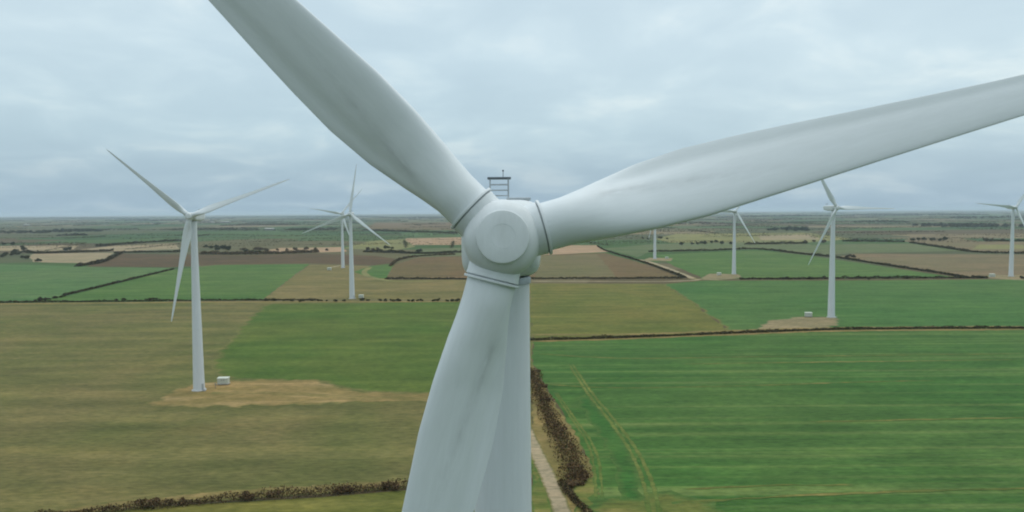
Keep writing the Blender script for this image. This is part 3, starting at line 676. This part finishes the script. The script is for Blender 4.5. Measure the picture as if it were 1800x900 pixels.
def make_turbine():
    root = empty('wind_turbine', (0, 0, 0))
    prof = [(2.12, 0), (1.98, 8), (1.85, 16), (1.72, 24), (1.58, 32), (1.45, 40), (1.32, 48), (1.235, 52), (1.225, 55.5), (1.2, 59), (1.19, 62), (1.18, 65.0)]
    P = []
    for i, (r, h) in enumerate(prof):
        P.append((r, h))
        if h in (24, 48): P += [(r + .045, h + .02), (r + .045, h + .2), (r - .004, h + .22)]
    bm = bmesh.new(); bm_lathe(bm, P, 72); tow = bm_obj('tower', bm, TOWER, root, True)
    bm = bmesh.new(); bm_lathe(bm, [(2.7, 0.02), (2.7, .25), (2.55, .4), (2.2, .42)], 48); bm_obj('foundation', bm, CONC, root, True)
    bm = bmesh.new(); bm_box(bm, (0, -2.085, 1.75), (.85, .1, 2.1), .02); dr = bm_obj('door', bm, GALV, root); dr.rotation_euler.z = R(60)
    bm = bmesh.new()
    for k in range(4): bm_box(bm, (0, -2.35 - .28 * k, .62 - .16 * k), (1.1, .28, .06))
    for sx in (-1, 1): bm_tube(bm, (sx * .52, -2.15, 1.7), (sx * .52, -3.2, 1.05), .03, n=6); bm_tube(bm, (sx * .52, -3.2, 1.05), (sx * .52, -3.2, .05), .03, n=6)
    st = bm_obj('steps', bm, GALV, root); st.rotation_euler.z = R(60)
    # nacelle
    bm = bmesh.new()
    secs = [(-1.75, 1.25, -1.15, 1.05), (-1.55, 1.45, -1.45, 1.28), (-1.0, 1.6, -1.62, 1.42), (0, 1.66, -1.74, 1.5), (4, 1.66, -1.74, 1.5), (7.0, 1.6, -1.35, 1.46), (7.9, 1.45, -1.0, 1.3), (8.1, 1.2, -.8, 1.1)]
    rings = []
    for y, hw, zb, zt in secs:
        ring = []; n = 40; cz, hz = (zb + zt) / 2, (zt - zb) / 2
        for i in range(n):
            t = 2 * math.pi * i / n; e = .38
            ring.append(bm.verts.new((hw * math.copysign(abs(math.cos(t)) ** e, math.cos(t)), y, HUB_Z + cz + hz * math.copysign(abs(math.sin(t)) ** e, math.sin(t)))))
        rings.append(ring)
    for p, q in zip(rings, rings[1:]):
        for i in range(40): bm.faces.new((p[i], p[(i + 1) % 40], q[(i + 1) % 40], q[i]))
    bm.faces.new(rings[0]); bm.faces.new(rings[-1][::-1])
    nac = bm_obj('nacelle', bm, HUB, root, True, 50)
    bm = bmesh.new(); bm_box(bm, (.75, .6, HUB_Z + 1.53), (1.0, 1.3, .12), .03); bm_obj('roof_hatch', bm, GALV, nac)
    bm = bmesh.new(); bm_lathe(bm, [(1.2, 65.0), (1.24, 65.02), (1.24, 65.2), (1.2, 65.3)], 48); bm_obj('yaw_bearing', bm, GALV, root, True)
    # weather mast on the nacelle roof
    mz = HUB_Z + 1.46; my = 6.4
    bm = bmesh.new()
    for sx in (-1, 1):
        for sy in (-1, 1): bm_tube(bm, (sx * .46, my + sy * .3, mz - .1), (sx * .46, my + sy * .3, mz + 1.2), .032, n=8)
    for k in (.35, .62, .9):
        for sy in (-1, 1): bm_tube(bm, (-.46, my + sy * .3, mz + k), (.46, my + sy * .3, mz + k), .025, n=8)
        for sx in (-1, 1): bm_tube(bm, (sx * .46, my - .3, mz + k), (sx * .46, my + .3, mz + k), .025, n=8)
    mast = bm_obj('weather_mast', bm, GALV, root)
    bm = bmesh.new(); bm_box(bm, (0, my, mz + 1.22), (1.18, .72, .10), .02); bm_obj('mast_platform', bm, STEEL, mast)
    bm = bmesh.new(); bm_tube(bm, (.2, my, mz + 1.26), (.2, my, mz + 1.58), .016, n=8); bm_lathe_at = (.2, my, mz + 1.6)
    bmesh.ops.create_uvsphere(bm, u_segments=10, v_segments=6, radius=.05, matrix=Matrix.Translation(bm_lathe_at))
    bm_obj('anemometer', bm, STEEL, mast)
    # hub
    TH = Matrix.Translation((0, HUB_Y, HUB_Z)) @ Matrix.Rotation(TILT, 4, 'X')
    bm = bmesh.new()
    bm_lathe(bm, [(.90, -1.30), (1.02, -1.22), (1.16, -1.10), (1.29, -.90), (1.38, -.65), (1.425, -.35), (1.435, 0), (1.43, .6), (1.40, 1.0), (1.34, 1.3), (1.2, 1.5)], 72, 'Y')
    hub = bm_obj('hub', bm, HUB, root, True, 40); hub.matrix_local = TH
    bm = bmesh.new()
    bm_lathe(bm, [(.02, -1.52), (.42, -1.52), (.425, -1.512), (.44, -1.512), (.445, -1.52), (.86, -1.50), (.925, -1.475), (.95, -1.43), (.955, -1.36), (.955, -1.24)], 72, 'Y')
    bm_obj('nose_cap', bm, HUB, hub, True, 30)
    bm = bmesh.new(); bm_lathe(bm, [(1.4305, .42), (1.4365, .425), (1.4365, .45), (1.4300, .455)], 72, 'Y'); bm_obj('panel_seam', bm, SEAM, hub, True, 30)
    bv, bf = blade_mesh()
    bme = None
    for k in range(3):
        if bme is None:
            b = mesh_obj('blade', bv, bf, BLADE, root, True); bme = b.data
            bmx = bmesh.new(); bmx.from_mesh(bme); bmesh.ops.recalc_face_normals(bmx, faces=bmx.faces); bmx.to_mesh(bme); bmx.free()
            bme.set_sharp_from_angle(angle=R(45))
            bm = bmesh.new(); bm_lathe(bm, [(.955, .75), (.965, 1.1), (.975, 1.40), (.99, 1.44), (.99, 1.50)], 64); c0 = bm_obj('root_collar', bm, HUB, b, True, 30); cme = c0.data
            bm = bmesh.new(); bm_lathe(bm, [(.93, 1.49), (.93, 1.56)], 64); s0 = bm_obj('root_seal', bm, SEAM, b, True, 30); sme = s0.data
            bm = bmesh.new(); bm_lathe(bm, [(.90, 1.555), (1.03, 1.555), (1.04, 1.57), (1.04, 1.63), (1.03, 1.645), (.90, 1.65)], 64); f0 = bm_obj('root_flange', bm, HUB, b, True, 30); fme = f0.data
        else:
            b = link(bpy.data.objects.new('blade', bme), root)
            for nm, me in (('root_collar', cme), ('root_seal', sme), ('root_flange', fme)): link(bpy.data.objects.new(nm, me), b)
    return root
def pose(t, loc, yaw, phase, sc=1.0, trim=(0, 0, 0)):
    t.location = loc; t.rotation_euler = (0, 0, R(yaw)); t.scale = (sc,) * 3
    k = 0
    for b in t.children:
        if b.name.split('.')[0] == 'blade':
            b.matrix_local = Matrix.Translation((0, HUB_Y, HUB_Z)) @ Matrix.Rotation(TILT, 4, 'X') @ Matrix.Rotation(R(phase + 120 * k + trim[k]), 4, 'Y'); k += 1
proto = make_turbine()
MAIN_YAW = 1.5
hubx, huby = -.36, 27.0
base = Vector((hubx, huby, 0)) - Matrix.Rotation(R(MAIN_YAW), 3, 'Z') @ Vector((0, HUB_Y, 0))
TLIST = [
 (None, MAIN_YAW, 74.5, 1.0, 'huge grey three bladed wind turbine seen head on, hub filling the middle'),
 ((350, 686), 2, 309.5, 1.0, 'white wind turbine on the bare tan pad in the olive field'),
 ((619, 525), 2, 8, 1.0, 'nearer of the two overlapping turbines, its foot at the shrub row'),
 ((603, 471), 2, 40, 1.0, 'farther of the two overlapping turbines, its tower just left of the nearer one'),
 ((1461, 558), 11, 91, 1.03, 'tall wind turbine in the green field right of the main hub, pad at its left'),
 ((1290, 482), 2, 149.5, 1.0, 'turbine whose hub is hidden behind the long right blade, one blade pointing down right'),
 ((1151, 455), 2, 195, 1.0, 'most distant turbine, only its lower tower showing beneath the right blade'),
 ((1777, 486), 2, 36, 1.03, 'rightmost wind turbine, cut by the edge, standing by the brown field'),
]
allT = [proto] + [copy_tree(proto) for _ in TLIST[1:]]
for t, (px, yaw, ph, s, lab) in zip(allT, TLIST):
    loc = base if px is None else gp(*px)
    pose(t, (loc.x, loc.y, 0), yaw, ph, s, (.5, 0, -.15) if px is None else (0, 0, 0))
    tag(t, lab, 'wind turbine', 'wind turbines of the farm')

# ------------------------------------------------------------------ transformer cabinets
def make_cabinet():
    r = empty('transformer_cabinet', (0, 0, 0))
    bm = bmesh.new(); bm_box(bm, (0, 0, .2), (4.9, 2.7, .4), .03); bm_obj('plinth', bm, CONC, r)
    bm = bmesh.new(); bm_box(bm, (0, 0, 1.5), (4.6, 2.4, 2.2), .04); bm_obj('body', bm, CABI, r)
    bm = bmesh.new()
    v = [(-2.45, -1.35, 2.6), (2.45, -1.35, 2.6), (2.45, 1.35, 2.6), (-2.45, 1.35, 2.6), (-2.45, -1.35, 2.72), (2.45, -1.35, 2.72), (2.45, 1.35, 2.95), (-2.45, 1.35, 2.95)]
    V = [bm.verts.new(q) for q in v]
    for f in ((0, 1, 2, 3), (4, 5, 6, 7), (0, 1, 5, 4), (1, 2, 6, 5), (2, 3, 7, 6), (3, 0, 4, 7)): bm.faces.new([V[i] for i in f])
    bm_obj('roof', bm, CABI, r)
    for x in (-1.2, 1.2):
        bm = bmesh.new(); bm_box(bm, (x, -1.215, 1.35), (1.5, .04, 1.75), .01); d = bm_obj('door', bm, CABI, r)
        bm = bmesh.new(); bm_box(bm, (x * .4, -1.245, 1.9), (.5, .03, .4)); bm_obj('vent', bm, CABD, d)
    return r
cab = make_cabinet()
CL = [((393, 676), 1.1, 'white transformer cabinet on the tan pad beside the olive field turbine'), ((1421, 557), 1.1, 'pale cabinet on the pad left of the tall right turbine'), ((1264, 484), 1.1, 'pale cabinet on the small pad beside the turbine under the right blade'),
      ((1744, 487), 1.25, 'whitish cabinet left of the rightmost turbine tower'), ((635, 524), 1.0, 'small pale cabinet by the shrub row right of the overlapping turbines'), ((579, 475), 1.2, 'small white cabinet in the tan stubble left of the overlapping turbines'),
      ((1172, 455), 1.1, 'faint pale cabinet right of the most distant turbine')]
for i, (px, s, lab) in enumerate(CL):
    o = cab if i == 0 else copy_tree(cab); p = gp(*px); o.location = (p.x, p.y, .3); o.rotation_euler.z = R(random.uniform(-8, 8)); o.scale = (s * .82,) * 3
    tag(o, lab, 'cabinet', 'transformer cabinets by the turbines')
def barn(px, w_, d_, h_, label):
    p = gp(*px); r = empty('barn', (p.x, p.y, 0), R(random.uniform(-25, 25)))
    bm = bmesh.new(); bm_box(bm, (0, 0, h_ / 2), (w_, d_, h_)); bm_obj('wall', bm, CABD, r)
    bm = bmesh.new()
    V = [bm.verts.new(q) for q in [(-w_ * .52, -d_ * .55, h_ + .02), (w_ * .52, -d_ * .55, h_ + .02), (w_ * .52, d_ * .55, h_ + .02), (-w_ * .52, d_ * .55, h_ + .02), (-w_ * .52, 0, h_ * 1.45), (w_ * .52, 0, h_ * 1.45)]]
    for f in ((0, 1, 5, 4), (2, 3, 4, 5), (0, 4, 3), (1, 2, 5), (0, 3, 2, 1)): bm.faces.new([V[i] for i in f])
    bm_obj('roof', bm, CONC, r); tag(r, label, 'barn', 'far farm buildings')
for px, w_, d_, h_, lab in [((397, 391.5), 60, 22, 7, 'long pale barn far out on the plain, right of the first turbine hub'), ((374, 392), 34, 18, 6, 'smaller pale barn close beside the first turbine hub, far out'), ((474, 404.5), 36, 16, 6, 'pale barn roof among the far fields between the left turbines'), ((47, 396.5), 44, 18, 6, 'pale barn at the edge of the dark far wood, far left')]:
    barn(px, w_, d_, h_, lab)
# marker post beside the nearest cabinet
po = gp(379, 684); pr = empty('marker_post', (po.x, po.y, .25)); tag(pr, 'thin dark post between the olive field turbine and its cabinet', 'post')
bm = bmesh.new(); bm_tube(bm, (0, 0, 0), (0, 0, 2.2), .09, .08, 8); bm_obj('pole', bm, STEEL, pr)
bm = bmesh.new(); bm_box(bm, (0, -.1, 1.9), (.5, .05, .4)); bm_obj('plate', bm, GALV, pr)

# ------------------------------------------------------------------ haze
m = bpy.data.materials.new('haze_air'); m.use_nodes = True; t = m.node_tree
t.nodes.remove(t.nodes['Principled BSDF'])
pv = t.nodes.new('ShaderNodeVolumePrincipled'); pv.inputs['Color'].default_value = (.74, .87, 1.0, 1); pv.inputs['Density'].default_value = 5.5e-5; pv.inputs['Anisotropy'].default_value = 0.0
t.links.new(pv.outputs[0], t.nodes['Material Output'].inputs['Volume'])
bm = bmesh.new(); bm_box(bm, (0, (S - 6000) / 2, 56.5), (2 * S + 400, S + 6000 + 400, 115)); hz = bm_obj('haze', bm, m); hz['kind'] = 'stuff'
